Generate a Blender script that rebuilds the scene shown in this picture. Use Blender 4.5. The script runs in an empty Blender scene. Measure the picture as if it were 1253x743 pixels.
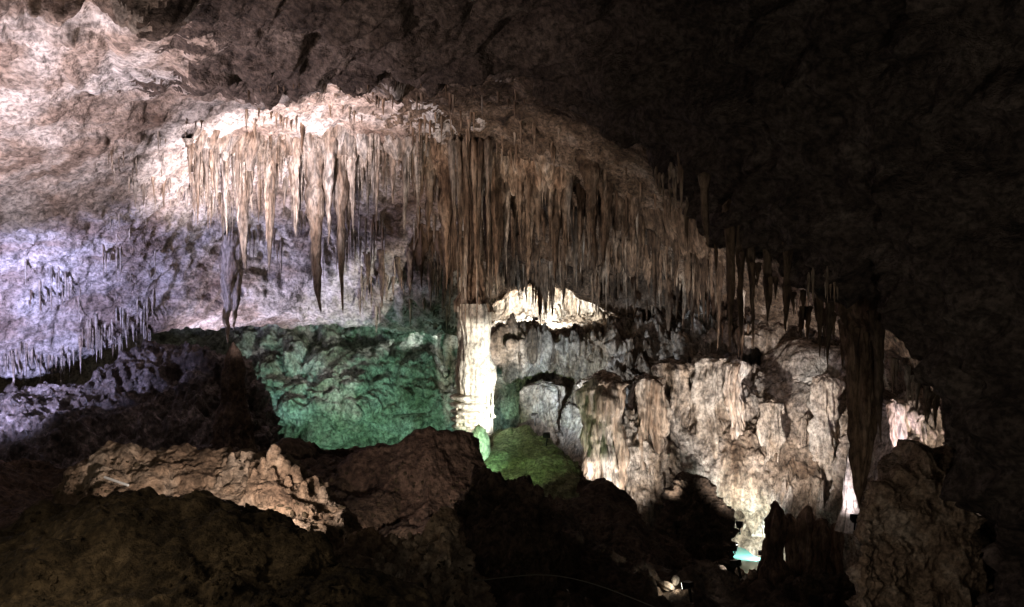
import bpy, math, random
import numpy as np
from mathutils import Vector, Matrix
from mathutils.bvhtree import BVHTree
R = math.radians
sc = bpy.context.scene
C = sc.collection

# ------------------------------------------------------------------ camera, world, exposure
F = 1284.0; CX = 626.5; CY = 371.5; CAMZ = 1.6      # focal length in photo pixels
cam_d = bpy.data.cameras.new('camera'); cam = bpy.data.objects.new('camera', cam_d); C.objects.link(cam)
cam.location = (0, 0, CAMZ); cam.rotation_euler = (R(90), 0, 0)
cam_d.sensor_width = 36; cam_d.lens = 36 * F / 1253.0
cam_d.clip_start = 0.05; cam_d.clip_end = 500
sc.camera = cam
w = bpy.data.worlds.new('World'); sc.world = w; w.use_nodes = True
bg = w.node_tree.nodes['Background']
bg.inputs[0].default_value = (1.0, 0.92, 0.76, 1); bg.inputs[1].default_value = 0.07
vs = sc.view_settings
vs.view_transform = 'Standard'; vs.look = 'None'; vs.gamma = 1; vs.exposure = 0.4
vs.use_curve_mapping = False

def P(x, y, d):
    return Vector(((x - CX) / F * d, d, CAMZ - (y - CY) / F * d))

# the cave's floodlights and one added fill light: place (photo x, y, metres), aim (same), watts, colour, cone, blend, radius, label
LAMPS = [
 ((310, 560, 22.0), (325, 165, 26.5), 11000, (1.0, .86, .90), 54, 1.0, .12, 'floodlight on the cave floor aimed up at the pale stalactite curtain'),
 ((-110, 560, 15.5), (60, 120, 19), 3500, (1.0, .85, .93), 100, .9, .15, 'floodlight on the left rocks aimed up at the pale pink ceiling'),
 ((-90, 520, 21.5), (60, 380, 27), 3000, (.56, .56, 1.0), 88, .8, .12, 'violet floodlight below the purple ceiling at left'),
 ((262, 520, 30.3), (320, 330, 32), 1000, (.82, .76, 1.0), 110, .8, .1, 'violet floodlight behind the popcorn covered wall'),
 ((440, 600, 29.0), (440, 480, 36), 680, (.44, .96, .62), 74, 1.0, .1, 'green floodlight at the foot of the green wall'),
 ((352, 580, 30.0), (350, 430, 36), 480, (.48, 1.0, .88), 34, .9, .1, 'blue green floodlight at the left foot of the green wall'),
 ((668, 532, 25.8), (581, 462, 29.5), 1900, (1.0, .97, .90), 47, .35, .06, 'white floodlight aimed at the bright pillar'),
 ((584, 566, 22.5), (594, 558, 26.6), 1100, (.50, 1.0, .62), 24, .8, .04, 'green floodlight behind the reddish boulder aimed at the bright pillar foot'),
 ((655, 390, 33.0), (632, 376, 36), 2200, (.97, 1.0, .94), 150, .8, .06, 'white floodlight hidden on the ledge right of the pillar'),
 ((655, 508, 27.3), (735, 435, 31), 560, (.76, .88, 1.0), 100, .9, .06, 'cool floodlight behind the dark slope aimed at the grey blue wall'),
 ((712, 596, 26.9), (728, 500, 29), 60, (1.0, .93, .86), 80, .8, .05, 'warm floodlight behind the crest of the dark slope'),
 ((768, 678, 25.6), (750, 510, 28), 750, (1.0, .92, .84), 80, .9, .08, 'warm floodlight at the foot of the fluted right wall'),
 ((905, 640, 24.0), (950, 420, 30), 1500, (1.0, .93, .88), 90, .95, .1, 'warm floodlight low in the pit aimed at the tan flowstone wall'),
 ((1098, 606, 20.2), (1096, 545, 21.6), 230, (.97, .80, 1.0), 90, .8, .05, 'violet white floodlight in the niche at far right'),
 ((1130, 640, 18.5), (1125, 510, 21.5), 480, (1.0, .88, .78), 90, .8, .05, 'dim warm floodlight in the niche at far right'),
 ((1046, 632, 19.5), (1040, 595, 20.2), 60, (1.0, .85, .95), 100, .8, .04, 'small floodlight at the tip of the thickest dark stalactite'),
 ((932, 676, 25.9), (900, 650, 28), 480, (.88, 1.0, .93), 110, .8, .05, 'cool white floodlight beside the pool in the pit'),
 ((290, 640, 8.9), (290, 575, 10.6), 230, (1.0, .84, .74), 130, .9, .1, 'warm floodlight behind the mossy mound'),
 ((-130, 420, 20.5), (45, 505, 25), 200, (.88, .82, 1.0), 38, .8, .06, 'pale violet floodlight left of the popcorn covered wall'),
 ((-160, 500, 5.0), (120, 680, 6.5), 42, (1.0, .80, .55), 120, .9, .3, 'dim yellow path light left of the olive mound'),
 ((500, 672, 14.5), (512, 545, 18.4), 190, (1.0, .82, .70), 90, .9, .1, 'dim amber floodlight in front of the reddish boulder'),
 ((-150, 600, 13.0), (330, 30, 16.5), 900, (1.0, .80, .74), 60, .9, .1, 'dim warm floodlight far left aimed across the dark near ceiling'),
 ((838, 716, 16.7), (812, 716, 17.0), 14, (1.0, .95, .8), 120, .9, .03, 'small bright lamp low in the dark at bottom right of centre'),
 ((898, 690, 18.0), (886, 693, 18.2), 6, (1.0, .95, .9), 120, .9, .02, 'tiny bright lamp at the near edge of the pit'),
 ((572, 572, 21.0), (640, 556, 27), 520, (.60, 1.0, .44), 46, .9, .06, 'green floodlight behind the reddish boulder aimed at the green mound'),
 ((525, 600, 29.8), (535, 430, 36), 300, (.42, .96, .78), 90, .9, .1, 'green floodlight at the right foot of the green wall'),
 ((1000, 735, 13.2), (1125, 640, 15.6), 26, (1.0, .90, .78), 80, .9, .1, 'dim floodlight low at right aimed at the tall grey brown rock mass'),
 ((480, 604, 23.0), (600, 245, 29), 1800, (1.0, .82, .70), 50, 1.0, .08, 'warm floodlight behind the reddish boulder aimed up at the brown curtain'),
 ((828, 640, 24.2), (798, 495, 28), 650, (1.0, .93, .84), 42, 1.0, .06, 'warm floodlight left of the pit aimed at the ribs beside the fluted column'),
 ((899, 668, 26.4), (908, 530, 28.6), 230, (1.0, .93, .85), 46, 1.0, .05, 'warm floodlight at the bottom of the pit aimed steeply up the wall'),
 ((1500, 900, 4.0), (1000, 150, 13), 190, (1.0, .93, .80), 110, 1.0, .3, 'added unseen fill light off to the right of the view'),  # unseen fill lamp added to lift the dark near ceiling at right
]

# ------------------------------------------------------------------ noise
rngT = np.random.RandomState(7)
T = rngT.rand(64, 64, 64).astype(np.float32)
def vn(p):
    i = np.floor(p).astype(np.int64); f = p - i; f = f * f * (3 - 2 * f)
    x0, y0, z0 = (i[:, 0] & 63), (i[:, 1] & 63), (i[:, 2] & 63)
    x1, y1, z1 = (x0 + 1) & 63, (y0 + 1) & 63, (z0 + 1) & 63
    fx, fy, fz = f[:, 0], f[:, 1], f[:, 2]
    a = T[x0, y0, z0] * (1 - fx) + T[x1, y0, z0] * fx
    b = T[x0, y1, z0] * (1 - fx) + T[x1, y1, z0] * fx
    c = T[x0, y0, z1] * (1 - fx) + T[x1, y0, z1] * fx
    d = T[x0, y1, z1] * (1 - fx) + T[x1, y1, z1] * fx
    return ((a * (1 - fy) + b * fy) * (1 - fz) + (c * (1 - fy) + d * fy) * fz) * 2 - 1
ROT = np.array([[.8, .6, 0], [-.48, .64, .6], [.36, -.48, .8]])
def fbm(p, oct=4, gain=.5, kind='f'):
    s = np.zeros(len(p)); a = 1.0; q = p.copy()
    for k in range(oct):
        n = vn(q)
        if kind == 'r': n = 1 - 2 * np.abs(n)
        elif kind == 'b': n = 2 * np.abs(n) - 0.6
        s += a * n; a *= gain; q = q @ ROT.T * 2.03 + 17.3 * (k + 1)
    return s
def sstep(a, b, x):
    t = np.clip((x - a) / (b - a), 0, 1); return t * t * (3 - 2 * t)

# ------------------------------------------------------------------ materials
def rock(name, cols, scale=.8, streak=1.0, bump=.6, rough=.85, dark=.35, popcorn=0.0, spec=.25, distort=.6, fine=14, ridge=.5, vary=False, speck=11):
    m = bpy.data.materials.new(name); m.use_nodes = True; nt = m.node_tree; N = nt.nodes; L = nt.links
    b = N['Principled BSDF']; b.inputs['Roughness'].default_value = rough; b.inputs['Specular IOR Level'].default_value = spec
    g = N.new('ShaderNodeNewGeometry'); mp = N.new('ShaderNodeMapping'); mp.inputs['Scale'].default_value = (1, 1, 1 / streak)
    L.new(g.outputs['Position'], mp.inputs[0])
    n1 = N.new('ShaderNodeTexNoise'); n1.inputs['Scale'].default_value = scale; n1.inputs['Detail'].default_value = 9; n1.inputs['Roughness'].default_value = .62; n1.inputs['Distortion'].default_value = distort
    L.new(mp.outputs[0], n1.inputs[0])
    r = N.new('ShaderNodeValToRGB'); e = r.color_ramp.elements
    ps = [.32 + .36 * k / (len(cols) - 1) for k in range(len(cols))]
    e[0].position = ps[0]; e[0].color = (*cols[0], 1); e[1].position = ps[-1]; e[1].color = (*cols[-1], 1)
    for k in range(1, len(cols) - 1):
        x = e.new(ps[k]); x.color = (*cols[k], 1)
    L.new(n1.outputs[0], r.inputs[0])
    n2 = N.new('ShaderNodeTexNoise'); n2.inputs['Scale'].default_value = scale * fine / 2; n2.inputs['Detail'].default_value = 8; n2.inputs['Roughness'].default_value = .7
    L.new(mp.outputs[0], n2.inputs[0])
    r2 = N.new('ShaderNodeMapRange'); r2.inputs[1].default_value = .35; r2.inputs[2].default_value = .6; r2.inputs[3].default_value = dark; r2.inputs[4].default_value = 1.1
    L.new(n2.outputs[0], r2.inputs[0])
    mx = N.new('ShaderNodeMix'); mx.data_type = 'RGBA'; mx.blend_type = 'MULTIPLY'; mx.inputs[0].default_value = 1
    L.new(r.outputs[0], mx.inputs[6]); L.new(r2.outputs[0], mx.inputs[7]); 
    n5 = N.new('ShaderNodeTexNoise'); n5.inputs['Scale'].default_value = speck; n5.inputs['Detail'].default_value = 4; n5.inputs['Roughness'].default_value = .6
    mp5 = N.new('ShaderNodeMapping'); mp5.inputs['Scale'].default_value = (1, 1, 1 / max(1, streak * .4)); L.new(g.outputs['Position'], mp5.inputs[0]); L.new(mp5.outputs[0], n5.inputs[0])
    r5 = N.new('ShaderNodeMapRange'); r5.inputs[1].default_value = .38; r5.inputs[2].default_value = .56; r5.inputs[3].default_value = .5; r5.inputs[4].default_value = 1.12
    L.new(n5.outputs[0], r5.inputs[0])
    m5 = N.new('ShaderNodeMix'); m5.data_type = 'RGBA'; m5.blend_type = 'MULTIPLY'; m5.inputs[0].default_value = 1
    L.new(mx.outputs[2], m5.inputs[6]); L.new(r5.outputs[0], m5.inputs[7]); mx = m5
    L.new(mx.outputs[2], b.inputs['Base Color'])
    n3 = N.new('ShaderNodeTexNoise'); n3.inputs['Scale'].default_value = fine * .55; n3.inputs['Detail'].default_value = 7; n3.inputs['Roughness'].default_value = .65
    L.new(mp.outputs[0], n3.inputs[0])
    bp = N.new('ShaderNodeBump'); bp.inputs['Strength'].default_value = bump; bp.inputs['Distance'].default_value = .17
    n4 = N.new('ShaderNodeTexNoise'); n4.noise_type = 'RIDGED_MULTIFRACTAL'; n4.inputs['Scale'].default_value = scale * 2.4; n4.inputs['Detail'].default_value = 8; n4.inputs['Roughness'].default_value = .6; n4.inputs['Distortion'].default_value = .5
    L.new(mp.outputs[0], n4.inputs[0])
    ad = N.new('ShaderNodeMath'); ad.operation = 'MULTIPLY_ADD'; ad.inputs[1].default_value = ridge; L.new(n4.outputs[0], ad.inputs[0]); L.new(n3.outputs[0], ad.inputs[2])
    h = ad.outputs[0]
    if vary:
        oi = N.new('ShaderNodeObjectInfo'); mr = N.new('ShaderNodeMapRange'); mr.inputs[3].default_value = .62; mr.inputs[4].default_value = 1.25
        L.new(oi.outputs['Random'], mr.inputs[0]); m2 = N.new('ShaderNodeMix'); m2.data_type = 'RGBA'; m2.blend_type = 'MULTIPLY'; m2.inputs[0].default_value = 1
        L.new(mx.outputs[2], m2.inputs[6]); L.new(mr.outputs[0], m2.inputs[7]); L.new(m2.outputs[2], b.inputs['Base Color'])
    if popcorn:
        v = N.new('ShaderNodeTexVoronoi'); v.inputs['Scale'].default_value = popcorn; v.feature = 'SMOOTH_F1'
        L.new(g.outputs['Position'], v.inputs[0])
        sub = N.new('ShaderNodeMath'); sub.operation = 'SUBTRACT'; L.new(ad.outputs[0], sub.inputs[0]); L.new(v.outputs['Distance'], sub.inputs[1]); h = sub.outputs[0]
    L.new(h, bp.inputs['Height']); L.new(bp.outputs[0], b.inputs['Normal'])
    return m
def plain(name, col, rough=.5, metal=0, emit=None, es=0):
    m = bpy.data.materials.new(name); m.use_nodes = True; b = m.node_tree.nodes['Principled BSDF']
    b.inputs['Base Color'].default_value = (*col, 1); b.inputs['Roughness'].default_value = rough; b.inputs['Metallic'].default_value = metal
    if emit: b.inputs['Emission Color'].default_value = (*emit, 1); b.inputs['Emission Strength'].default_value = es
    return m
M = {
 'ceiling': rock('ceiling_rock', [(.15,.10,.075), (.36,.28,.23), (.56,.50,.46), (.66,.62,.60)], .45, .8, .7, dark=.45, ridge=.28),
 'rough': rock('rough_shade_dark_rock', [(.04,.025,.017), (.12,.078,.05), (.22,.155,.11), (.32,.25,.2)], 1.3, 1.6, 1.0, dark=.3),  # brown rough rock, darkened to put shade between the stalactites
 'overhang': rock('unlit_overhang_rock', [(.06,.042,.034), (.13,.095,.077), (.22,.17,.14)], 1.0, .7, 1.0, dark=.4),  # roof rock with its lack of lamplight put into a darker colour
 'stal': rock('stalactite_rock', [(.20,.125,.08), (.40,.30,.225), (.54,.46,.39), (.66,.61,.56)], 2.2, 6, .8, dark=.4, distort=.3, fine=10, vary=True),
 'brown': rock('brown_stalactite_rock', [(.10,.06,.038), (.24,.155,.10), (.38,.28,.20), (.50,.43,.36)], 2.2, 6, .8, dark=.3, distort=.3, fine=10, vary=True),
 'dull': rock('shade_dark_stalactite_rock', [(.07,.045,.03), (.17,.11,.07), (.28,.20,.14)], 2.0, 5, .8, dark=.4, distort=.3, fine=10, vary=True),  # shade put into the colour: lower albedo for the dim formations
 'flow': rock('flowstone_rock', [(.20,.13,.08), (.40,.32,.25), (.54,.47,.40), (.60,.55,.49)], .8, 2.2, .9, dark=.4),
 'wall': rock('wall_rock', [(.13,.085,.055), (.34,.26,.195), (.50,.43,.37), (.62,.58,.53)], .7, 2.4, .9, dark=.3, ridge=.22),
 'greenwall': rock('green_wall_rock', [(.16,.17,.11), (.30,.31,.24), (.42,.43,.38), (.5,.5,.47)], .6, 1.2, 1.0, dark=.4, popcorn=4.5, ridge=.2),
 'pillar': rock('pillar_rock', [(.42,.34,.24), (.62,.57,.48), (.72,.70,.64)], 1.0, 3, .8, dark=.75, fine=12),
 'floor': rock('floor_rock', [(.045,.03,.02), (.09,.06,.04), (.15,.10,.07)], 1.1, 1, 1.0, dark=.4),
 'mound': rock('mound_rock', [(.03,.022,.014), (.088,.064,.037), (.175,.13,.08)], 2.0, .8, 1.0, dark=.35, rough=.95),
 'warm': rock('warm_rock', [(.16,.10,.065), (.33,.23,.155), (.50,.40,.31)], 1.6, 1, 1.0, dark=.5),
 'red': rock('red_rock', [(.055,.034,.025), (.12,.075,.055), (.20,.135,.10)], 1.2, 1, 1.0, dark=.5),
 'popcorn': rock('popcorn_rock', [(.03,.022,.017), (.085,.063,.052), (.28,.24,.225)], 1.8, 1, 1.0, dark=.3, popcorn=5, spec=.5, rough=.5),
 'green_lit_floor': rock('green_lit_floor_rock', [(.10,.11,.05), (.20,.22,.11), (.30,.32,.2)], .8, 1.5, .8, dark=.5),  # green lamplight on the mound put into the rock colour
 'metal': plain('lamp_metal', (.03, .03, .03), .4, .8),
 'white': plain('white_paint', (.8, .8, .78), .4),
 'rail': plain('cable_rubber', (.09, .08, .065), .6),
}

# ------------------------------------------------------------------ object helpers
def tag(o, label=None, cat=None, group=None, kind=None):
    if label: o['label'] = label
    if cat: o['category'] = cat
    if group: o['group'] = group
    if kind: o['kind'] = kind
    return o
def mesh_np(name, v, f, mat, smooth=True):
    me = bpy.data.meshes.new(name)
    v = np.asarray(v, dtype=np.float32); f = np.asarray(f, dtype=np.int32)
    me.vertices.add(len(v)); me.vertices.foreach_set('co', v.ravel())
    me.loops.add(f.size); me.loops.foreach_set('vertex_index', f.ravel())
    k = f.shape[1]; me.polygons.add(len(f))
    me.polygons.foreach_set('loop_start', np.arange(0, f.size, k, dtype=np.int32))
    me.polygons.foreach_set('use_smooth', np.full(len(f), smooth))
    me.update(calc_edges=True); me.validate()
    if mat: me.materials.append(M[mat])
    return me
def obj(name, me, parent=None, loc=None):
    o = bpy.data.objects.new(name, me); C.objects.link(o)
    if parent: o.parent = parent
    if loc is not None: o.location = loc
    return o
def empty(name, loc):
    o = bpy.data.objects.new(name, None); C.objects.link(o); o.location = loc; o.empty_display_size = .2
    return o
def gridfaces(nu, nv, wrapv=False):
    i = np.arange(nu - 1)[:, None]; j = np.arange(nv if wrapv else nv - 1)[None, :]
    jn = (j + 1) % nv
    a = i * nv + j; b = (i + 1) * nv + j; c = (i + 1) * nv + jn; d = i * nv + jn
    return np.stack([a, b, c, d], -1).reshape(-1, 4)
def interp(net, n, axis):
    """Catmull-Rom along axis, n samples"""
    net = np.moveaxis(net, axis, 0); k = len(net)
    t = np.linspace(0, k - 1, n); i = np.minimum(t.astype(int), k - 2); f = (t - i).reshape((-1,) + (1,) * (net.ndim - 1))
    p1 = net[i]; p2 = net[i + 1]
    p0 = np.where((i > 0).reshape(f.shape), net[np.maximum(i - 1, 0)], 2 * p1 - p2)
    p3 = np.where((i < k - 2).reshape(f.shape), net[np.minimum(i + 2, k - 1)], 2 * p2 - p1)
    r = .5 * (2 * p1 + (p2 - p0) * f + (2 * p0 - 5 * p1 + 4 * p2 - p3) * f ** 2 + (3 * p1 - p0 - 3 * p2 + p3) * f ** 3)
    return np.moveaxis(r, 0, axis)
def sheet(name, net, nu, nv, mat, disp, flip=False, origin=None):
    """net[row][col] = (x, y, metres): a surface lofted through real points, then displaced by 3-D noise along its normal"""
    W = np.array([[P(*q)[:] for q in row] for row in net], dtype=float)
    g = interp(interp(W, nv, 0), nu, 1)                       # (nv, nu, 3)
    du = np.gradient(g, axis=1); dv = np.gradient(g, axis=0)
    nrm = np.cross(du, dv); nrm /= (np.linalg.norm(nrm, axis=2, keepdims=True) + 1e-9)
    if flip: nrm = -nrm
    p = g.reshape(-1, 3); n = nrm.reshape(-1, 3)
    h = disp(p)
    if isinstance(h, tuple): p = p + n * h[0][:, None] + h[1]
    else: p = p + n * h[:, None]
    o_ = np.array(origin if origin is not None else (0, 0, 0), float)
    me = mesh_np(name, p - o_, gridfaces(nv, nu), mat)
    o = obj(name, me, loc=o_)
    bv = BVHTree.FromPolygons([Vector(q) for q in p[::1].tolist()], gridfaces(nv, nu).tolist()) if name in WANT else None
    return o, bv
WANT = {'cave_ceiling', 'cave_wall', 'green_lit_wall', 'cave_floor', 'rock_outcrop', 'rocky_mound', 'rubble_heap', 'reddish_boulder', 'flat_topped_rock'}
def S(p, *s): return p * np.array(s, float)

# ------------------------------------------------------------------ the cave ceiling (near roof, lip, lit recess, vault behind)
cols = [
 # each column: rows from overhead to the foot of the vault
 [(-900,-700,7),(-900,-300,10),(-700,-50,13),(-650,60,15),(-600,150,18),(-560,190,20),(-540,230,21.5),(-520,290,23.5),(-500,400,26),(-480,520,27.5),(-480,540,31)],
 [(-260,-700,7),(-260,-280,10.5),(-260,-60,13.5),(-260,60,15.5),(-260,150,18),(-260,195,20),(-260,240,21.5),(-260,300,23.5),(-260,400,26),(-260,490,27.5),(-260,485,31)],
 [(-60,-700,7),(-60,-280,10.5),(-60,-60,14),(-60,55,16),(-60,140,18.5),(-60,190,20.3),(-60,240,22),(-60,300,24),(-60,390,26),(-60,468,27.5),(-60,450,31)],
 [(60,-700,7),(60,-280,10.5),(60,-70,14),(60,50,16.5),(60,130,19),(60,185,21),(60,235,23),(60,300,25),(60,380,27),(60,455,28.5),(60,430,32)],
 [(180,-700,7),(180,-280,10.5),(180,-80,14),(180,45,16.5),(185,108,19.5),(185,150,21.5),(185,195,23.8),(180,260,26),(180,330,28),(175,405,29.5),(175,380,33)],
 [(300,-700,7),(300,-280,10.5),(300,-80,14),(300,40,17),(300,132,20),(300,132,22.8),(300,158,26),(300,205,28),(300,290,30),(300,398,32),(300,380,36)],
 [(420,-700,7),(420,-280,10.5),(420,-90,14),(420,35,17),(420,122,20),(420,100,24),(420,135,26.6),(420,188,28.4),(420,285,31),(420,400,33),(420,380,37)],
 [(540,-700,7),(540,-280,10.5),(540,-90,14),(540,35,16.5),(540,122,19.5),(540,100,24),(540,130,27),(540,190,29),(540,285,31.5),(540,402,33.5),(540,380,38)],
 [(660,-700,7),(660,-280,10.5),(660,-90,13.5),(660,30,16),(655,140,19),(660,115,24),(660,140,27),(660,205,29),(660,290,31.5),(660,350,32.8),(660,335,36)],
 [(790,-700,6.6),(800,-300,9.5),(800,-90,13),(790,50,15),(780,222,17.6),(785,190,23),(785,200,27),(785,250,29),(785,310,31.2),(785,390,33),(785,370,37)],
 [(920,-650,6),(960,-300,8.5),(960,-90,11.8),(940,80,13.5),(892,318,16),(900,285,22),(900,300,26),(900,335,28),(900,365,30),(900,395,32),(900,380,36)],
 [(1100,-560,5.5),(1150,-300,7.5),(1140,-80,10),(1100,120,12),(1010,385,14.6),(1010,350,20),(1010,370,24),(1010,385,27),(1010,400,29),(1010,420,31),(1010,410,35)],
 [(1300,-450,5),(1320,-220,7),(1300,20,9),(1230,230,11),(1110,428,13.8),(1115,400,19),(1085,425,23),(1070,440,26),(1060,460,28),(1060,480,30),(1060,480,34)],
 [(1500,-300,4.8),(1500,-60,6.5),(1430,170,8.5),(1310,360,10.8),(1174,520,13.4),(1190,495,18),(1150,520,21),(1130,535,23.5),(1120,560,26),(1100,590,29),(1100,600,33)],
 [(1700,60,4.5),(1640,200,6),(1530,380,8),(1370,540,10.5),(1206,636,13.2),(1230,630,17),(1200,650,20),(1180,670,22.5),(1170,700,25),(1150,720,28),(1150,720,33)],
 [(1900,500,4.3),(1760,560,5.8),(1600,640,7.8),(1400,720,10.2),(1202,760,13),(1230,770,16),(1225,790,19),(1215,810,22),(1200,830,25),(1200,850,28),(1200,860,33)],
 [(2000,1200,4.2),(1850,1200,5.6),(1620,1150,7.5),(1420,1100,10),(1215,1050,12.8),(1240,1060,16),(1250,1050,19),(1240,1050,22),(1240,1050,25),(1240,1050,28),(1240,1050,33)],
]
net = [[cols[c][r] for c in range(len(cols))] for r in range(11)]
def d_ceiling(p):
    nearf = 1 - sstep(20.5, 24.5, p[:, 1])                    # the near roof is coarser and folded
    rightf = sstep(-2, 4, p[:, 0])
    q = p.copy(); q[:, 0] += .5 * fbm(S(p, .3, .3, .3), 2); q[:, 1] += .5 * fbm(S(p, .3, .3, .3) + 9, 2)
    big = .42 * fbm(S(q, .28, .28, .28), 3)
    # slabs: ledge-like steps
    s = fbm(S(q, .33, .33, .5) + 4, 3)
    slabs = .34 * sstep(.10, .20, s) + .26 * sstep(-.42, -.34, s)
    dirn = q @ np.array([[.45, -.9, .2], [.9, .45, 0], [0, 0, 1]]).T
    folds = fbm(S(dirn, .35, 1.5, 1.2), 4, .55, 'r')
    fine = fbm(S(q, 1.5, 1.5, 1.9), 4, .6)
    pits = -sstep(.50, .85, fbm(S(q, 1.1, 1.1, 1.1) + 30, 3)) * .28
    h = big + slabs * (.35 + .65 * nearf) + folds * (.05 + .13 * nearf) + fine * (.06 + .05 * nearf) + pits
    fall = fbm(S(p, 2.2, 2.2, .35) + 3, 4, .55, 'b') * .10 * (1 - nearf)
    leftf = (1 - sstep(180, 330, p[:, 0] / p[:, 1] * F + CX)) * sstep(15.5, 18, p[:, 1])
    h = (h - .12) * (1 - .6 * leftf) - pits * .4 * leftf + leftf * .05 * fbm(S(dirn, .6, 2.2, 3.0), 4, .6, 'r')
    h = h * (1 - .45 * (1 - nearf))
    return h + fall
ceiling, bv_c = sheet('cave_ceiling', net, 760, 620, 'ceiling', d_ceiling, flip=False)
tag(ceiling, 'pale and dark rock ceiling arching over the whole chamber', kind='structure')
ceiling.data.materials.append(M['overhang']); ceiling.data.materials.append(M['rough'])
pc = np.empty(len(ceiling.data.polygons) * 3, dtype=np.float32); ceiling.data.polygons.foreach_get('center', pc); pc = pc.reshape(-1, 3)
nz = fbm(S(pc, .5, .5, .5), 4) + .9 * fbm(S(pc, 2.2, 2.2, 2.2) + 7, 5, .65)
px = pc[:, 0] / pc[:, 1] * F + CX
mi = ((pc[:, 1] + nz * .5 < 20.4) & (px + nz * 90 > 190) & (pc[:, 1] < 21.5)).astype(np.int32)  # unlit near roof takes the darkened rock colour
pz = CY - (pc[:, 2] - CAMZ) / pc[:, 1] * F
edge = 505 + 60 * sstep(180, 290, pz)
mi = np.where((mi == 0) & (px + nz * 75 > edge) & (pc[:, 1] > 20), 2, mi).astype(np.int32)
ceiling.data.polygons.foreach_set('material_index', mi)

# ------------------------------------------------------------------ the back wall on the right
X = [470, 560, 620, 680, 740, 800, 860, 920, 980, 1040, 1100, 1160, 1240, 1330]
rows = [
 (300, [38]*14), (355, [37,37,36.5,36.5,36,35.5,33,32,32,32,30,28,27,26]),
 (392, [36.5,36.5,35.8,35.8,35.5,33.5,31.5,30.8,30.8,30.5,27,25,25,24]),
 (412, [36,34,31.5,31.5,31.5,31.5,30.6,30.2,30.2,29.5,26,24,24,24]),
 (440, [35,33.5,31.6,31.4,31.2,31,30.2,31,29.2,28.5,25,23.5,23,23]),
 (472, [34.5,34,33,32,30.8,30.4,29.8,29.6,28.8,28,23.5,22.5,22.5,22.5]),
 (495, [34,34,33,31,29.0,28.6,29.2,29,28.4,27.5,22,21.5,22,22]),
 (540, [33,34,33,30.6,28.4,28,28.6,28.4,28,27,21.5,21,21.5,21.5]),
 (600, [32,33,32.6,30.4,28.2,27.6,27.8,27.6,27.4,26.5,21.2,20.6,21,21]),
 (660, [31,32,32,30,28,27.2,28.5,28,27,26,21,20.4,20.6,21]),
 (740, [30,31,31,30,28,27,28,27.5,26.5,25,20.8,20.2,20.4,21]),
 (900, [29,28,26.5,26.4,26.2,26.5,27,27,26,24,20.4,20,20.2,20.5]),
]
net = [[(X[c], y, ds[c] + (9 if c == 0 else 1.5 if c == 1 else 0)) for c in range(14)] for y, ds in rows]
def d_wall(p):
    q = p.copy(); q[:, 0] += .35 * fbm(S(p, .5, .5, .5), 2); q[:, 2] += .35 * fbm(S(p, .5, .5, .5) + 9, 2)
    big = .40 * fbm(S(q, .38, .38, .38) + 2, 3, .55)
    blobs = .12 * fbm(S(q, .8, .8, .45), 4, .5)
    flute = fbm(S(p, 2.0, 2.0, .22) + 3, 4, .6, 'b') * .22 * (.4 + sstep(-.2, .4, fbm(S(p, .35, .35, .25) + 60, 2)))
    pits = -sstep(.45, .8, fbm(S(q, .8, .8, .8) + 40, 3)) * .25
    fx = p[:, 0] / p[:, 1] * F + CX; fz = CY - (p[:, 2] - CAMZ) / p[:, 1] * F
    smooth = sstep(925, 950, fx) * (1 - sstep(1030, 1050, fx)) * sstep(415, 440, fz) * (1 - sstep(560, 610, fz))
    hole = -.9 * np.exp(-(((fx - 917) / 17) ** 2 + ((fz - 441) / 16) ** 2) ** 2)
    led = sstep(560, 600, fx) * (1 - sstep(720, 760, fx)) * sstep(30.5, 31.8, p[:, 1])
    big = big * (1 - .75 * led); pits = pits * (1 - led)
    return (big * .8 + blobs + flute + pits) * (1 - .8 * smooth) + fbm(S(q, 3, 3, 3), 3, .6) * .06 + .25 * smooth + hole
wall, bv_w = sheet('cave_wall', net, 640, 520, 'wall', d_wall, flip=True)
tag(wall, 'brown and cream rock wall closing the right half of the chamber', kind='structure')

# ------------------------------------------------------------------ the green lit wall
X = [180, 250, 310, 360, 420, 480, 540, 600, 650]
rows = [(300, [38]*9), (360, [38,37.5,37,36.6,36.5,36.5,36.5,37,38]), (400, [37,36.6,36.2,35.8,35.8,36,36,36.4,37]), (440, [36,35.6,35.2,34.8,35,35.2,35.4,35.6,36]),
        (480, [35.4,35,34.6,34.2,34.2,34.8,34.8,35,35.4]), (510, [35,34.6,34.4,33.8,33.8,34.4,34.6,34.8,35]), (545, [35,35,35,34.6,34.4,34.8,34.8,35,35]), (620, [35]*9), (720, [34]*9)]
net = [[(X[c], y, ds[c]) for c in range(9)] for y, ds in rows]
def d_green(p):
    q = p.copy(); q[:, 0] += .3 * fbm(S(p, .6, .6, .6), 2); q[:, 2] += .4 * fbm(S(p, .6, .6, .6) + 9, 2)
    return .4 * fbm(S(q, .45, .45, .4) + 2, 3) + .36 * fbm(S(q, .95, .95, .75) + 5, 4, .5, 'b') - .3 * sstep(.35, .7, fbm(S(q, .6, .6, .6) + 77, 3)) + .06 * fbm(S(p, 4, 4, 4), 3)
gw, bv_g = sheet('green_lit_wall', net, 360, 300, 'greenwall', d_green, flip=True)
gw.name = 'cave_backdrop'
tag(gw, 'bumpy flowstone wall lit green behind the bright pillar', kind='structure')

net = [[(x, y, 47 if -200 < x < 1400 else 40) for x in (-1500, -900, -300, 300, 900, 1500, 2200)] for y in (-700, -200, 200, 500, 800, 1300)]
fw, _ = sheet('far_cave_wall', net, 120, 90, 'wall', lambda p: 1.2 * fbm(S(p, .2, .2, .2), 4), flip=True)
tag(fw, 'unlit rock wall closing the far end of the cave', kind='structure')

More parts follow.
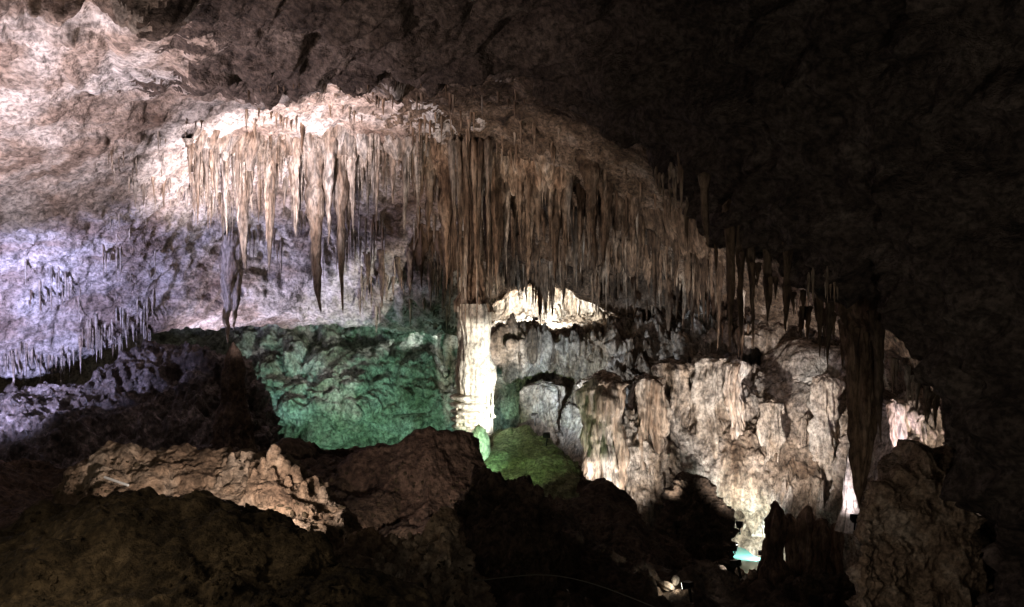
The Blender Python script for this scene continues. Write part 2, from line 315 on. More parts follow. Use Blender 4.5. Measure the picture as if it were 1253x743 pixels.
# ------------------------------------------------------------------ the cave floor: dark slope with its crest, pit behind
X = [-500, -150, 100, 250, 350, 430, 500, 560, 600, 640, 690, 740, 800, 840, 900, 1000, 1150, 1350]
crest = [560, 552, 560, 556, 540, 536, 538, 574, 524, 519, 547, 592, 650, 684, 726, 750, 770, 800]
cd =    [19, 19, 19, 19.5, 20, 21, 22, 26, 29.3, 29, 27, 25, 23.5, 23, 22, 20, 18, 17]
front = [(2.0, 3.0), (1300, 3.0)]
net = [
 [(x, 2300, 1.6) for x in X],
 [(x * .9 + 60, 1150, 4) for x in X],
 [(x, 1000 if x < 1000 else 1000, 6.5) for x in X],
 [(x, 840 + max(0, (x - 700)) * .1, 10) for x in X],
 [(x, 730 + max(0, (x - 700)) * .12, 13.5) for x in X],
 [(X[i], crest[i] * .45 + 700 * .55 + (20 if X[i] > 700 else 0), cd[i] * .5 + 13.5 * .5) for i in range(len(X))],
 [(X[i], crest[i] * .85 + 700 * .15, cd[i] * .85 + 13.5 * .15) for i in range(len(X))],
 [(X[i], crest[i], cd[i]) for i in range(len(X))],
 [(X[i], crest[i] + 40, cd[i] + 1.5) for i in range(len(X))],
 [(X[i], crest[i] + 130, cd[i] + 3) for i in range(len(X))],
 [(x, 790, 31) for x in X],
 [(x, 740, 44) for x in X],
]
def d_floor(p):
    q = p.copy(); q[:, 0] += .3 * fbm(S(p, .6, .6, .6), 2)
    fx = p[:, 0] / p[:, 1] * F + CX
    calm = sstep(575, 605, fx) * (1 - sstep(690, 720, fx)) * sstep(22.5, 25, p[:, 1])
    return (.35 * fbm(S(q, .45, .45, .45) + 2, 3) + .16 * fbm(S(q, 1.3, 1.3, 1.3) + 5, 5, .55, 'r') * .8) * (1 - .45 * calm) + .04 * fbm(S(p, 5, 5, 5), 3)
floor, bv_f = sheet('cave_floor', net, 620, 520, 'floor', d_floor, flip=True)
tag(floor, 'dark rock floor falling away to the pit', kind='structure')
floor.data.materials.append(M['green_lit_floor'])
pc = np.empty(len(floor.data.polygons) * 3, dtype=np.float32); floor.data.polygons.foreach_get('center', pc); pc = pc.reshape(-1, 3)
px = pc[:, 0] / pc[:, 1] * F + CX; nz = fbm(S(pc, .9, .9, .9), 4)
floor.data.polygons.foreach_set('material_index', ((px + nz * 14 > 594) & (px + nz * 22 < 705) & (pc[:, 1] + nz * .5 > 23) & (pc[:, 1] < 31)).astype(np.int32))  # mound patch tinted with the green lamplight

# ------------------------------------------------------------------ rock masses standing on the floor (closed lofts: crest, front, back, buried foot)
def outcrop(name, crest, mat, disp, label, cat, foot=420, thick=2.2, fronts=((30, .45), (90, 1.1), (190, 2.0)), nu=260, nv=240, group=None, kind=None):
    """crest = list of (x, y, metres); the mass swells towards the camera below its crest and closes behind"""
    net = []
    xs = [c[0] for c in crest]
    net.append([(x, y + foot, max(1.5, d - fronts[-1][1] - .3)) for x, y, d in crest])
    for dy, dd in reversed(fronts):
        net.append([(x, y + dy, d - dd) for x, y, d in crest])
    net.append(crest)
    net.append([(x, y + 14, d + thick * .35) for x, y, d in crest])
    net.append([(x, y + 60, d + thick * .8) for x, y, d in crest])
    net.append([(x, y + foot * .8, d + thick) for x, y, d in crest])
    mid = P(*crest[len(crest) // 2])
    o, b = sheet(name, net, nu, nv, mat, disp, flip=True, origin=(mid.x, mid.y, mid.z))
    tag(o, label, cat, group, kind)
    return o, b
def d_mass(a, s, seed, kind='r', f=.05):
    return lambda p: a * fbm(S(p, s, s, s) + seed, 3) + a * .45 * fbm(S(p, s * 2.7, s * 2.7, s * 2.7) + seed, 4, .55, kind) + f * fbm(S(p, 7, 7, 7), 3)

GR = []
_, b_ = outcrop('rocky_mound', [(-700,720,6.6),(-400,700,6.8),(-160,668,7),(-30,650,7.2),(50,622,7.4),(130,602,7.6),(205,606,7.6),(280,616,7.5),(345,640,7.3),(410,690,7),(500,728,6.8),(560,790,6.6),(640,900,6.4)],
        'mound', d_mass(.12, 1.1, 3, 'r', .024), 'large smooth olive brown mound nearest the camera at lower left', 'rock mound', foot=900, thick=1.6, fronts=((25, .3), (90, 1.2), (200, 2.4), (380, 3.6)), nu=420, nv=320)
def d_ridge(p):
    fx = (p[:, 0] / p[:, 1] * F + CX); k = sstep(230, 320, fx)
    return d_mass(.10, 1.7, 8, 'r', .022)(p) * (1 - k) + d_mass(.14, 1.6, 8, 'b', .045)(p) * k
lr, bv_lr = outcrop('rock_outcrop', [(0,690,11),(60,620,11),(105,566,11.2),(175,546,11.5),(235,550,11.6),(290,556,11.4),(330,552,11.2),(375,572,11),(410,600,10.9),(440,640,10.8),(470,700,10.7)],
        'warm', d_ridge, 'warm tan rock ridge with small stalagmites behind the olive mound', 'rock ridge', foot=300, thick=1.5, nu=360, nv=240)
GR.append(b_)
_, b_ = outcrop('rubble_heap', [(330,720,8.3),(400,690,8.4),(450,668,8.6),(500,660,8.8),(545,640,8.9),(562,668,8.7),(580,715,8.5),(600,790,8.3)],
        'warm', d_mass(.13, 2.4, 18, 'b', .04), 'dim heap of broken rubble at the bottom centre', 'rock heap', foot=400, thick=1.2, nu=260, nv=240)
GR.append(b_)
_, b_ = outcrop('reddish_boulder', [(418,575,18.6),(450,548,18.6),(490,533,18.5),(522,524,18.4),(535,530,18.5),(560,527,18.7),(583,531,18.9),(588,570,19),(590,640,19)],
        'red', d_mass(.16, .9, 28, 'f', .04), 'reddish brown boulder below and left of the bright pillar', 'boulder', foot=300, thick=2, fronts=((30, .25), (90, .9), (170, 2.2)))
GR.append(b_)
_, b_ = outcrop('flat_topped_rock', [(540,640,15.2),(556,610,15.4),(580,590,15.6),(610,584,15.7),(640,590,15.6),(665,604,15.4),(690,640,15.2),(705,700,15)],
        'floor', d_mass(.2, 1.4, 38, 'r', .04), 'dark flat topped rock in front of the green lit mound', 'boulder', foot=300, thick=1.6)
GR.append(b_)
outcrop('tall_rock_mass', [(1040,760,15.4),(1056,690,15.6),(1062,640,15.8),(1080,600,16),(1115,572,16.2),(1150,566,16.2),(1182,590,16),(1200,640,15.8),(1220,720,15.6)],
        'warm', d_mass(.32, .8, 48, 'b', .05), 'tall dim grey brown rock mass at lower right beneath the arch', 'rock mass', foot=400, thick=2, fronts=((30, .2), (110, .5), (220, .9)))
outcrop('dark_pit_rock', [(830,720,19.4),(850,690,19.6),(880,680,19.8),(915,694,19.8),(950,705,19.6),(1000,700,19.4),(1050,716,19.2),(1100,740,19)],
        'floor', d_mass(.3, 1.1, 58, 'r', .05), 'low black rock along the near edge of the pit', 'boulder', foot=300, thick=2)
outcrop('shaded_rock', [(804,700,25.2),(812,640,25.6),(834,600,25.8),(856,592,25.8),(876,614,25.6),(886,660,25.2),(884,720,25)],
        'floor', d_mass(.4, 1.0, 68, 'b', .06), 'dark knobbly rock in front of the right wall above the pit', 'boulder', foot=200, thick=1.6, fronts=((30, .3), (90, .7), (150, 1.0)))
outcrop('popcorn_rock_wall', [(-400,480,24),(-200,462,24.5),(-60,476,25),(20,476,25.4),(80,466,25.8),(140,452,26.3),(200,436,26.8),(250,436,27),(300,456,27),(330,500,27),(345,560,27)],
        'popcorn', d_mass(.45, .7, 78, 'b', .10), 'dark glistening popcorn covered rock wall under the purple ceiling at left', 'rock wall', foot=260, thick=2.5, fronts=((25, .5), (70, 1.3), (130, 2.6)), nu=360, nv=260)

# ------------------------------------------------------------------ stalactites
def stal_np(seed, seg=12, ring=26, kind='cone'):
    r = np.random.RandomState(seed)
    t = np.linspace(0, 1, ring); a = np.linspace(0, 2 * np.pi, seg, endpoint=False)
    pw = r.uniform(.6, 1.1)
    prof = (1 - t) ** pw * (1 + .14 * np.sin(t * r.uniform(8, 20) + r.rand() * 6)) + .03
    if kind == 'ribbed': prof = prof * (1 + .16 * np.sign(np.sin(t * 60)) * np.abs(np.sin(t * 60)) ** .5) * .9 + .12 * (1 - t) ** .3
    if kind == 'blunt': prof = (1 - t ** 3) ** .7 * (.75 + .25 * (1 - t)) * (1 + .12 * np.sin(t * 14 + r.rand() * 6))
    prof += (.55 if kind != 'slim' else .25) * np.exp(-t * 14); prof[-1] = .012
    prof *= np.clip(t / (.07 if kind in ('dome', 'cluster') else .045), 0.02, 1) ** .5
    wx = np.cumsum(r.randn(ring)) * .05; wy = np.cumsum(r.randn(ring)) * .05
    k1, k2 = r.randint(2, 4), r.randint(4, 7); p1, p2 = r.rand(2) * 6
    A, TT = np.meshgrid(a, t)
    rad = prof[:, None] * (1 + .16 * np.cos(k1 * A + p1 + TT * 2) + .12 * np.cos(k2 * A + p2 - TT * 3)) 
    pp = np.stack([np.cos(A), np.sin(A), TT * 6], -1).reshape(-1, 3)
    rad = rad * (1 + (.34 if kind != 'slim' else .16) * fbm(pp * 1.5 + seed * 3.1, 3).reshape(rad.shape))
    v = np.stack([rad * np.cos(A) + wx[:, None], rad * np.sin(A) + wy[:, None], -TT], -1).reshape(-1, 3)
    return v, gridfaces(ring, seg, True)
def cluster_np(seed, n=5):
    r = np.random.RandomState(seed); V = []; Fs = []; off = 0
    for k in range(n):
        v, f = stal_np(seed * 10 + k, 12, 40, 'cluster'); v = v.copy()
        s = r.uniform(.35, .6) if k else .75; l = r.uniform(.45, .9) if k else 1.0
        v[:, :2] *= s; v[:, 2] *= l
        if k: v[:, 0] += r.uniform(-.75, .75); v[:, 1] += r.uniform(-.5, .5)
        V.append(v); Fs.append(f + off); off += len(v)
    return np.concatenate(V), np.concatenate(Fs)
LIB = {}
def lib(kind, mat):
    if (kind, mat) not in LIB:
        out = []
        for s in range(9 if kind != 'cluster' else 6):
            v, f = cluster_np(s + 3) if kind == 'cluster' else stal_np(s + {'cone': 0, 'ribbed': 50, 'blunt': 80, 'dome': 100, 'slim': 120}[kind], kind=kind)
            out.append(mesh_np('stalactite', v, f, mat))
        LIB[(kind, mat)] = out
    return LIB[(kind, mat)]
rng = random.Random(11)
count = [0]
def ray(x, y, bvs, dflt=None):
    o = Vector((0, 0, CAMZ)); d = (P(x, y, 1) - o).normalized(); best = None
    for b in bvs:
        h = b.ray_cast(o, d, 120)
        if h[0] is not None and (best is None or h[3] < best[1]): best = (h[0], h[3])
    return best[0] if best else (P(x, y, dflt) if dflt else None)
ABOVE = [bv_c, bv_w]
STUFF = []
def stal(x, y0, y1, wpx, label, mat='stal', kind='cone', group=None, d=None, bvs=None, stuff=False, up=.0, tilt=2.0):
    """hang one stalactite: photo x, top y, tip y, width at the top"""
    if 596 < x < 738 and y1 > 360 and (d is None or d > 27):
        y1 = (350 + rng.random() * 18 + abs(x - 625) * .35) if x < 652 else 374 + rng.random() * 22
        if y0 > y1 - 14: return None
    if d is None:
        h = ray(x, y0, bvs or ABOVE)
        if h is None: return None
        d = h.y; top = h
    else: top = P(x, y0, d)
    L_ = (y1 - y0) / F * d; r_ = wpx / F * d * .5
    rise = .14 + .9 * r_ + up
    top = Vector((top.x, top.y - r_ * .3, top.z + rise)); L_ += rise
    if stuff:
        v, f = stal_np(rng.randrange(60), 6, 9)
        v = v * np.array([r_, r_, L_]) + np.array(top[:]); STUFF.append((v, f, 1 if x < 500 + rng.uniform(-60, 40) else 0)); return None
    me = rng.choice(lib(kind, mat))
    o = obj('stalactite', me, loc=top); o.scale = (r_, r_, L_)
    o.rotation_euler = (R(rng.uniform(-tilt, tilt)), R(rng.uniform(-tilt, tilt)), rng.uniform(0, 6.28))
    tag(o, label, 'stalactite', group); count[0] += 1
    return o
def row(pts, n, lmin, lmax, wmin, wmax, label, group, mat='stal', kinds=('cone',), jy=6, stuff=False, bvs=None, jl=1.0, d=None, tilt=2.0):
    """n stalactites scattered along a polyline of photo points"""
    seg = [(pts[i], pts[i + 1]) for i in range(len(pts) - 1)]
    lens = [abs(b[0] - a[0]) + abs(b[1] - a[1]) for a, b in seg]; tot = sum(lens)
    for k in range(n):
        s = (k + .15 + .7 * rng.random()) / n * tot
        i = 0
        while i < len(seg) - 1 and s > lens[i]: s -= lens[i]; i += 1
        a, b = seg[i]; t = min(1, s / lens[i])
        x = a[0] + (b[0] - a[0]) * t; y = a[1] + (b[1] - a[1]) * t + rng.uniform(-jy, jy)
        u = rng.random() ** 2.2; l = lmin + (lmax - lmin) * u
        wd = wmin + (wmax - wmin) * (.45 * u + .55 * rng.random() ** 2)
        size = ('short ' if u < .12 else 'long ' if u > .6 else '')
        lb = '%s%s, %s from left' % (size, label, ORD[k]) if n > 1 else label
        stal(x, y, y + l, wd, lb, mat, rng.choice(kinds), group, bvs=bvs, stuff=stuff, d=d, tilt=tilt)
ORD = []
for k in range(1, 81):
    a = ['', 'first','second','third','fourth','fifth','sixth','seventh','eighth','ninth','tenth','eleventh','twelfth','thirteenth','fourteenth','fifteenth','sixteenth','seventeenth','eighteenth','nineteenth']
    ORD.append(a[k] if k < 20 else {20:'twentieth',30:'thirtieth',40:'fortieth',50:'fiftieth'}.get(k) or {2:'twenty',3:'thirty',4:'forty',5:'fifty'}.get(k // 10, 'far') + ' ' + a[k % 10])
def area(x0, y0, x1, y1, n, lmin, lmax, wmin, wmax, label, group, mat='stal', kinds=('cone',), slope=0, stuff=False, bvs=None):
    for k in range(int(n * 1.9) if stuff else n):
        x = rng.uniform(x0, x1); y = rng.uniform(y0, y1) + slope * (x - x0)
        if stuff and vn(np.array([[x * .045, y * .045, 3.0]]))[0] < -.05: continue
        l = rng.uniform(lmin, lmax); stal(x, y, y + l, rng.uniform(wmin, wmax), label, mat, rng.choice(kinds), group, stuff=stuff, bvs=bvs)

# draperies: fluted hanging ridges from which the curtains of stalactites grow
def drapery(name, pts, heights, mat, label, seed=0, thick=.28, n=260, m=26, group=None, teeth=.45):
    r = np.random.RandomState(seed)
    W = np.array([P(*q)[:] for q in pts]); W = interp(W[:, None, :], n, 0)[:, 0, :]
    H = interp(np.array(heights, float)[:, None, None], n, 0)[:, 0, 0]
    s = np.concatenate([[0], np.cumsum(np.linalg.norm(np.diff(W, axis=0), axis=1))])
    q = np.stack([s * 2.2, np.full(n, seed * 3.3), np.zeros(n)], 1)
    tooth = fbm(q, 2) * .5 + fbm(q * 2.3 + 5, 2) * .5
    Hh = H * (1 - teeth * .5 + teeth * tooth)
    tan = np.gradient(W, axis=0); nrm = np.stack([tan[:, 1], -tan[:, 0], np.zeros(n)], 1); nrm /= np.linalg.norm(nrm, axis=1, keepdims=True) + 1e-9
    V = np.zeros((n, 2 * m, 3))
    for j in range(2 * m):
        t = j / (m - 1) if j < m else (2 * m - 1 - j) / (m - 1)
        side = 1 if j < m else -1
        th = thick * (1.05 - t ** 1.6) * .9 + .02
        fl = fbm(np.stack([s * 3.2, np.full(n, t * .5 + seed), np.full(n, side * 3.0)], 1), 3, .6, 'b') * thick * .55
        off = side * (th + fl * (1 - .3 * t))
        V[:, j] = W + nrm * off[:, None] + np.stack([np.zeros(n), np.zeros(n), .7 - (Hh + .7) * t], 1)
    o0 = W[n // 2]
    me = mesh_np(name, V.reshape(-1, 3) - o0, gridfaces(n, 2 * m, True), mat)
    o = obj(name, me, loc=o0); tag(o, label, 'drapery', group); return o

def hitd(x, y, bvs=None):
    h = ray(x, y, bvs or ABOVE); return h.y if h else 28
def dpts(xy, bvs=None, off=-.1):
    t = np.linspace(0, len(xy) - 1, 34); xs = np.interp(t, range(len(xy)), [a[0] for a in xy]); ys = np.interp(t, range(len(xy)), [a[1] for a in xy]); xy = list(zip(xs, ys))
    return [(x, y, hitd(x, y, bvs) + off) for x, y in xy]

drapery('flowstone_drapery', dpts([(226,168),(262,178),(310,182),(360,178),(410,178),(470,184),(520,190)]), [.2, .4, .5, .4, .6, .3, .3], 'stal', 'long pale fluted drapery across the lit recess', 1, teeth=1.0)
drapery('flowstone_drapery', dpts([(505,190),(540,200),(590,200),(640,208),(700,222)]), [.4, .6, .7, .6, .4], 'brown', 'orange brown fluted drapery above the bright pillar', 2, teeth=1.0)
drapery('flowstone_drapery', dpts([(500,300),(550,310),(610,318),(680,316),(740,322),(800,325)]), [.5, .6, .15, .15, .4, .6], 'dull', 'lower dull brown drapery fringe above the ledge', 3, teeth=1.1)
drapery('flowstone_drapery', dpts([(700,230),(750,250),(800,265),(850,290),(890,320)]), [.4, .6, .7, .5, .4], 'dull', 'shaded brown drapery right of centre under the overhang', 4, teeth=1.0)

G = {'tiny': 'small dark stalactites in the lit recess', 'main': 'pale stalactites of the lit curtain', 'left': 'thin stalactites on the purple slope',
     'brown': 'orange brown stalactites above the pillar', 'shade': 'shaded stalactites right of centre', 'low': 'dull stalactites of the lower fringe',
     'lip': 'short dark stalactites on the overhang lip', 'dark': 'dark stalactites hanging under the arch', 'right': 'stalactites along the right niche'}
# upper recess, tiny dark
row([(300,112),(330,106),(370,104)], 8, 6, 16, 3, 6, 'tiny dark stalactite on the highest fringe of the lit recess', G['tiny'], 'dull', jy=2)
row([(300,140),(340,142),(372,152)], 12, 12, 40, 4, 8, 'small brown stalactite in the left clump of the recess', G['tiny'], 'brown', jy=8)
row([(395,132),(425,128),(445,142)], 6, 8, 22, 3, 6, 'small brown stalactite in the middle clump of the recess', G['tiny'], 'brown', jy=5)
row([(452,118),(485,120)], 6, 10, 26, 3, 6, 'small brown stalactite in the right clump of the recess', G['tiny'], 'brown', jy=5)
row([(225,142),(250,150)], 3, 8, 16, 3, 5, 'small dark stalactite at the left end of the recess', G['tiny'], 'dull', jy=3)
row([(380,110),(450,104),(520,104),(600,108),(660,128)], 10, 6, 20, 3, 7, 'dark stalactite on the overhang lip', G['lip'], 'dull', jy=2, bvs=[bv_c])
# main curtain
row([(228,168),(262,180),(320,184),(380,178),(440,180),(515,188)], 36, 22, 115, 5, 14, 'pale tan stalactite in the front row of the lit curtain', G['main'], 'stal', ('cone','cone','ribbed'), jy=9)
row([(235,205),(300,220),(400,215),(430,205)], 11, 40, 90, 6, 13, 'pale stalactite in the rear row of the lit curtain', G['main'], 'stal', ('cone','ribbed'), jy=10)
# named long ones
for (x, y0, y1, wd, kind, mat, lab) in [
  (300,195,332,18,'cone','stal','long pale stalactite fourth from the left of the lit curtain with a thin tip'),
  (334,188,338,17,'cone','stal','long cream stalactite just left of the thick ribbed one'),
  (384,182,384,26,'ribbed','stal','thickest ribbed stalactite in the middle of the lit curtain'),
  (404,180,300,20,'cone','stal','cream stalactite squeezed between the two longest of the lit curtain'),
  (417,190,384,19,'cone','stal','longest smooth pale stalactite of the lit curtain with a pointed tip'),
  (430,195,290,16,'cone','stal','pale stalactite right beside the longest of the lit curtain'),
  (365,200,290,20,'cone','stal','bright pale stalactite left of the thick ribbed one'),
  (545,200,356,22,'cone','brown','long orange brown stalactite at the left edge of the brown curtain'),
  (527,196,300,18,'cone','brown','orange stalactite where the pale curtain meets the brown curtain'),
  (575,205,330,20,'cluster','brown','brown clustered stalactite above the left side of the bright pillar'),
  (606,205,350,20,'cone','brown','long dark brown stalactite above the bright pillar'),
  (648,220,345,22,'cluster','brown','clustered brown stalactite right above the bright ledge'),
  (680,225,350,20,'cone','brown','long slanting tan stalactite right of the pillar'),
  (722,200,290,26,'cone','dull','broad shaded stalactite beside the black hollow'),
  (740,230,330,18,'cone','dull','slim shaded stalactite right of the black hollow'),
  (283,304,420,34,'cluster','stal','thick stubby stalactite with three tips in front of the purple slope'),
  ]:
    stal(x, y0, y1, wd, lab, mat, kind)
for k, (x, y1, wd) in enumerate([(560, 402, 8), (570, 409, 9), (579, 396, 7), (588, 404, 8), (598, 392, 9), (552, 388, 8)]):
    stal(x, 176, y1, wd, 'brown stalactite hanging against the top of the bright pillar, %s from left' % ORD[[1, 2, 3, 4, 5, 0][k]], 'brown', 'cone', 'stalactites against the pillar top', d=28.62)
# brown curtain
row([(512,192),(560,204),(620,208),(690,222),(730,235)], 28, 40, 140, 6, 17, 'orange brown stalactite in the front of the brown curtain', G['brown'], 'brown', ('cone','cone','cluster'), jy=10)
row([(540,250),(620,255),(720,265)], 14, 40, 95, 6, 14, 'brown stalactite in the rear of the brown curtain', G['brown'], 'brown', ('cone','ribbed'), jy=14)
# shade right
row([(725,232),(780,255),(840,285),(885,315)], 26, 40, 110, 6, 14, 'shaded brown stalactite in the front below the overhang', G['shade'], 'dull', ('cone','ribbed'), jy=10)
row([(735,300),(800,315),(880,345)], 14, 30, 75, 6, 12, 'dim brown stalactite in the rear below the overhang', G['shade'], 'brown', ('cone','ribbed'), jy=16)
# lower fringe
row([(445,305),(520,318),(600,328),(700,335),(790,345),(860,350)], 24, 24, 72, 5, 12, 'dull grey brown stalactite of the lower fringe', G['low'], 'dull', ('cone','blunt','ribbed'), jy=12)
# left slope
row([(0,440),(60,432),(120,412),(165,392)], 20, 18, 46, 3, 6, 'pale violet stalactite on the bottom edge of the purple ceiling', G['left'], 'flow', jy=12, bvs=[bv_c])
row([(150,222),(220,232),(285,245)], 13, 18, 48, 4, 9, 'faint tan stalactite left of the lit curtain', G['left'], 'stal', jy=10, bvs=[bv_c])
# dark ones under the arch
for (x, y0, y1, wd, lab) in [
  (861,262,305,12,'small black stalactite high under the arch'), (893,296,430,14,'leftmost long dark stalactite of the five under the arch'),
  (906,300,418,15,'second long dark stalactite under the arch'), (919,310,436,12,'third and thinnest dark stalactite under the arch'),
  (938,320,402,18,'broad black stalactite under the arch'), (963,345,408,12,'short black stalactite right of the broad one under the arch'),
  (1000,372,440,14,'dark stalactite in front of the tan flowstone wall'), (1018,380,455,16,'tapering dark stalactite just left of the thickest dark one'),
  (1072,430,545,20,'black pointed stalactite between the thickest dark one and the violet lit niche')]:
    dd = 15.8 if x < 950 else 15.0
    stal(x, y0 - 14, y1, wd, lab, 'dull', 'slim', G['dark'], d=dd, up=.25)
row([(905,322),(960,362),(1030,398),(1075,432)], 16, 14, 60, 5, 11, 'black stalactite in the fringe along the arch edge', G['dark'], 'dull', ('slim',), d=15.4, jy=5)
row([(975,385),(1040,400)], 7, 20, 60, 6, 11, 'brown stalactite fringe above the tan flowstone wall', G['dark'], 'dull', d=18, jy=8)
row([(1085,445),(1120,470),(1150,505),(1172,560)], 13, 18, 48, 5, 10, 'pale stalactite along the sloping edge of the right niche', G['right'], 'stal', jy=4, d=17.5)
# far too many to count: soda straws
area(130, 160, 320, 290, 60, 8, 26, 2, 4, '', '', stuff=True); area(230, 190, 540, 300, 170, 12, 50, 3, 6, '', '', stuff=True)
area(500, 110, 690, 190, 60, 8, 30, 3, 6, '', '', stuff=True); area(520, 190, 860, 360, 150, 14, 60, 3, 7, '', '', stuff=True); area(440, 300, 800, 385, 160, 10, 34, 3, 6, '', '', stuff=True)
area(30, 300, 190, 440, 110, 10, 40, 2, 4, '', '', stuff=True, bvs=[bv_c]); area(0, 425, 170, 450, 50, 8, 26, 2, 4, '', '', slope=-.25, stuff=True, bvs=[bv_c])
area(860, 340, 1040, 420, 60, 10, 40, 3, 6, '', '', stuff=True); area(225, 165, 520, 200, 160, 20, 70, 3, 7, '', '', stuff=True)
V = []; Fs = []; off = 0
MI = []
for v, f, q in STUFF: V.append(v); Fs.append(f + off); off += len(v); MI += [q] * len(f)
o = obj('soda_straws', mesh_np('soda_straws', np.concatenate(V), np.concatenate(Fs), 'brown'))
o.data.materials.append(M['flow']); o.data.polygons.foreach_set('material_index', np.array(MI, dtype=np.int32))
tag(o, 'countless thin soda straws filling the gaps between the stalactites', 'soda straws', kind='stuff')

# ------------------------------------------------------------------ the bright pillar
def lathe(prof, seg, seed, amp, flute=.0, fk=7, centre=None):
    """prof: list of (z, r); returns displaced grid"""
    pr = np.array(prof, float); n = 150
    pr = interp(pr[:, None, :], n, 0)[:, 0, :]
    a = np.linspace(0, 2 * np.pi, seg, endpoint=False); A, Z = np.meshgrid(a, pr[:, 0]); Rr = np.repeat(pr[:, 1:2], seg, 1)
    q = np.stack([np.cos(A) * Rr, np.sin(A) * Rr, Z], -1).reshape(-1, 3)
    h = amp * fbm(q * 2.2 + seed, 4) + flute * fbm(S(q, 5, 5, .5) + seed, 3, .6, 'b')
    Rr = Rr + h.reshape(Rr.shape) * np.clip(Rr / .3, 0, 1)
    wob = .5 * amp * fbm(np.stack([pr[:, 0] * .8, np.full(n, seed), np.zeros(n)], 1), 2)
    return np.stack([np.cos(A) * Rr + wob[:, None], np.sin(A) * Rr, Z], -1).reshape(-1, 3), gridfaces(n, seg, True)
cd_ = 29.5
def zpx(y, d): return CAMZ - (y - CY) / F * d
base = P(581, 531, cd_)
pil = empty('rock_pillar', base); tag(pil, 'overexposed white limestone pillar reaching from floor to ceiling in the centre', 'pillar')
z0 = base.z
prof = [(zpx(y, cd_) - z0, r / F * cd_) for y, r in [(372, 19), (380, 20.5), (388, 21.5), (410, 21), (440, 21.5), (465, 23), (490, 22), (515, 22), (545, 24), (600, 30)]]
v, f = lathe(prof, 90, 5, .05, .05); obj('shaft', mesh_np('shaft', v, f, 'pillar'), pil)
v, f = lathe([(zpx(y, cd_) - z0, r / F * cd_) for y, r in [(150, 20), (215, 11), (260, 7), (310, 7), (345, 12), (372, 19.5), (382, 20)]], 80, 25, .06, .10); obj('hanging_shaft', mesh_np('hanging_shaft', v, f, 'brown'), pil)
tp = []
yy = 482
while yy < 540:
    tp += [(yy, 20), (yy + 2.5, 26), (yy + 6, 24.5), (yy + 8, 20)]; yy += 9
v, f = lathe([(zpx(y, cd_) - z0, r / F * cd_) for y, r in tp], 80, 9, .06, .0); v[:, 0] -= .08; obj('tiered_base', mesh_np('tiered_base', v, f, 'pillar'), pil)
sd = .5
v, f = lathe([(zpx(y, cd_) - z0, r / F * cd_) for y, r in [(505, .1), (512, 5), (525, 8), (540, 10), (553, 13), (568, 22), (590, 38)]], 60, 15, .08, .10); v[:, 0] += .16; v[:, 1] -= 2.7; v[:, 2] -= .0
obj('flowstone_foot', mesh_np('flowstone_foot', v, f, 'pillar'), pil)
for (x, y0, y1, wd) in [(598, 455, 505, 6), (603, 480, 512, 5), (560, 492, 522, 6)]:
    me = lib('cone', 'pillar')[1]; c = obj('side_spike', me, pil)
    p_ = P(x, y1, cd_ - .3) - base; c.location = p_; c.scale = (wd / F * cd_ * .5, wd / F * cd_ * .5, -(y1 - y0) / F * cd_)

# dark column under the arch at right, and the dark shaft under the stubby stalactite
def column(x, ys, d, mat, label, name='rock_column', seed=3, amp=.06, flute=.09):
    b = P(x, ys[-1][0], d)
    v, f = lathe([(zpx(y, d) - b.z, r / F * d) for y, r in ys], 72, seed, amp, flute)
    o = obj(name, mesh_np(name, v, f, mat), loc=b); return tag(o, label, 'flowstone' if 'buttress' in name else name if name in ('stalagmite', 'stalactite') else 'column')
column(1053, [(340, 46), (385, 28), (420, 18), (470, 16), (520, 14), (560, 11), (595, 7), (620, .1)], 17.0, 'dull', 'thickest and longest dark stalactite hanging under the arch at right', name='stalactite', seed=13, amp=.03, flute=.12)
column(286, [(418, .1), (430, 7), (450, 11), (480, 14), (510, 19), (540, 26), (580, 34)], 24.8, 'floor', 'dark tapering stalagmite under the stubby three tipped stalactite', 'stalagmite', seed=23)
column(1040, [(548, .1), (560, 4), (580, 7), (600, 8), (620, 9), (650, 12)], 20.3, 'pillar', 'slim bright tiered stalagmite below the tip of the thickest dark stalactite', 'stalagmite', seed=33, amp=.05)
column(738, [(452, .2), (456, 8), (464, 17), (478, 25), (500, 25), (530, 22), (560, 23), (600, 27), (660, 32)], 27.7, 'stal', 'fluted brightly lit column against the right wall', seed=43, amp=.08, flute=.16)
for k, (x, y, h, r, d, m) in enumerate([(792, 470, 120, 17, 28.2, 'stal'), (822, 452, 150, 22, 28.9, 'wall'), (868, 446, 170, 30, 28.8, 'flow'), (902, 452, 120, 12, 28.4, 'stal'), (945, 500, 130, 15, 28.0, 'flow'), (985, 520, 120, 12, 27.7, 'wall'), (1010, 470, 160, 14, 27.4, 'flow'), (662, 478, 70, 22, 30.6, 'wall'), (1102, 500, 110, 13, 21.4, 'stal'), (1128, 520, 90, 11, 21.0, 'flow')]):
    column(x, [(y - 14, .1), (y - 9, r * .5), (y, r * .8), (y + h * .4, r * .85), (y + h * .75, r), (y + h * 1.2, r * 1.35)], d, m, 'ribbed flowstone buttress bulging from the lit right wall, %s from left' % ORD[[1, 2, 3, 4, 5, 6, 7, 0, 8, 9][k]], 'flowstone_buttress', seed=150 + k, amp=.14, flute=.20)
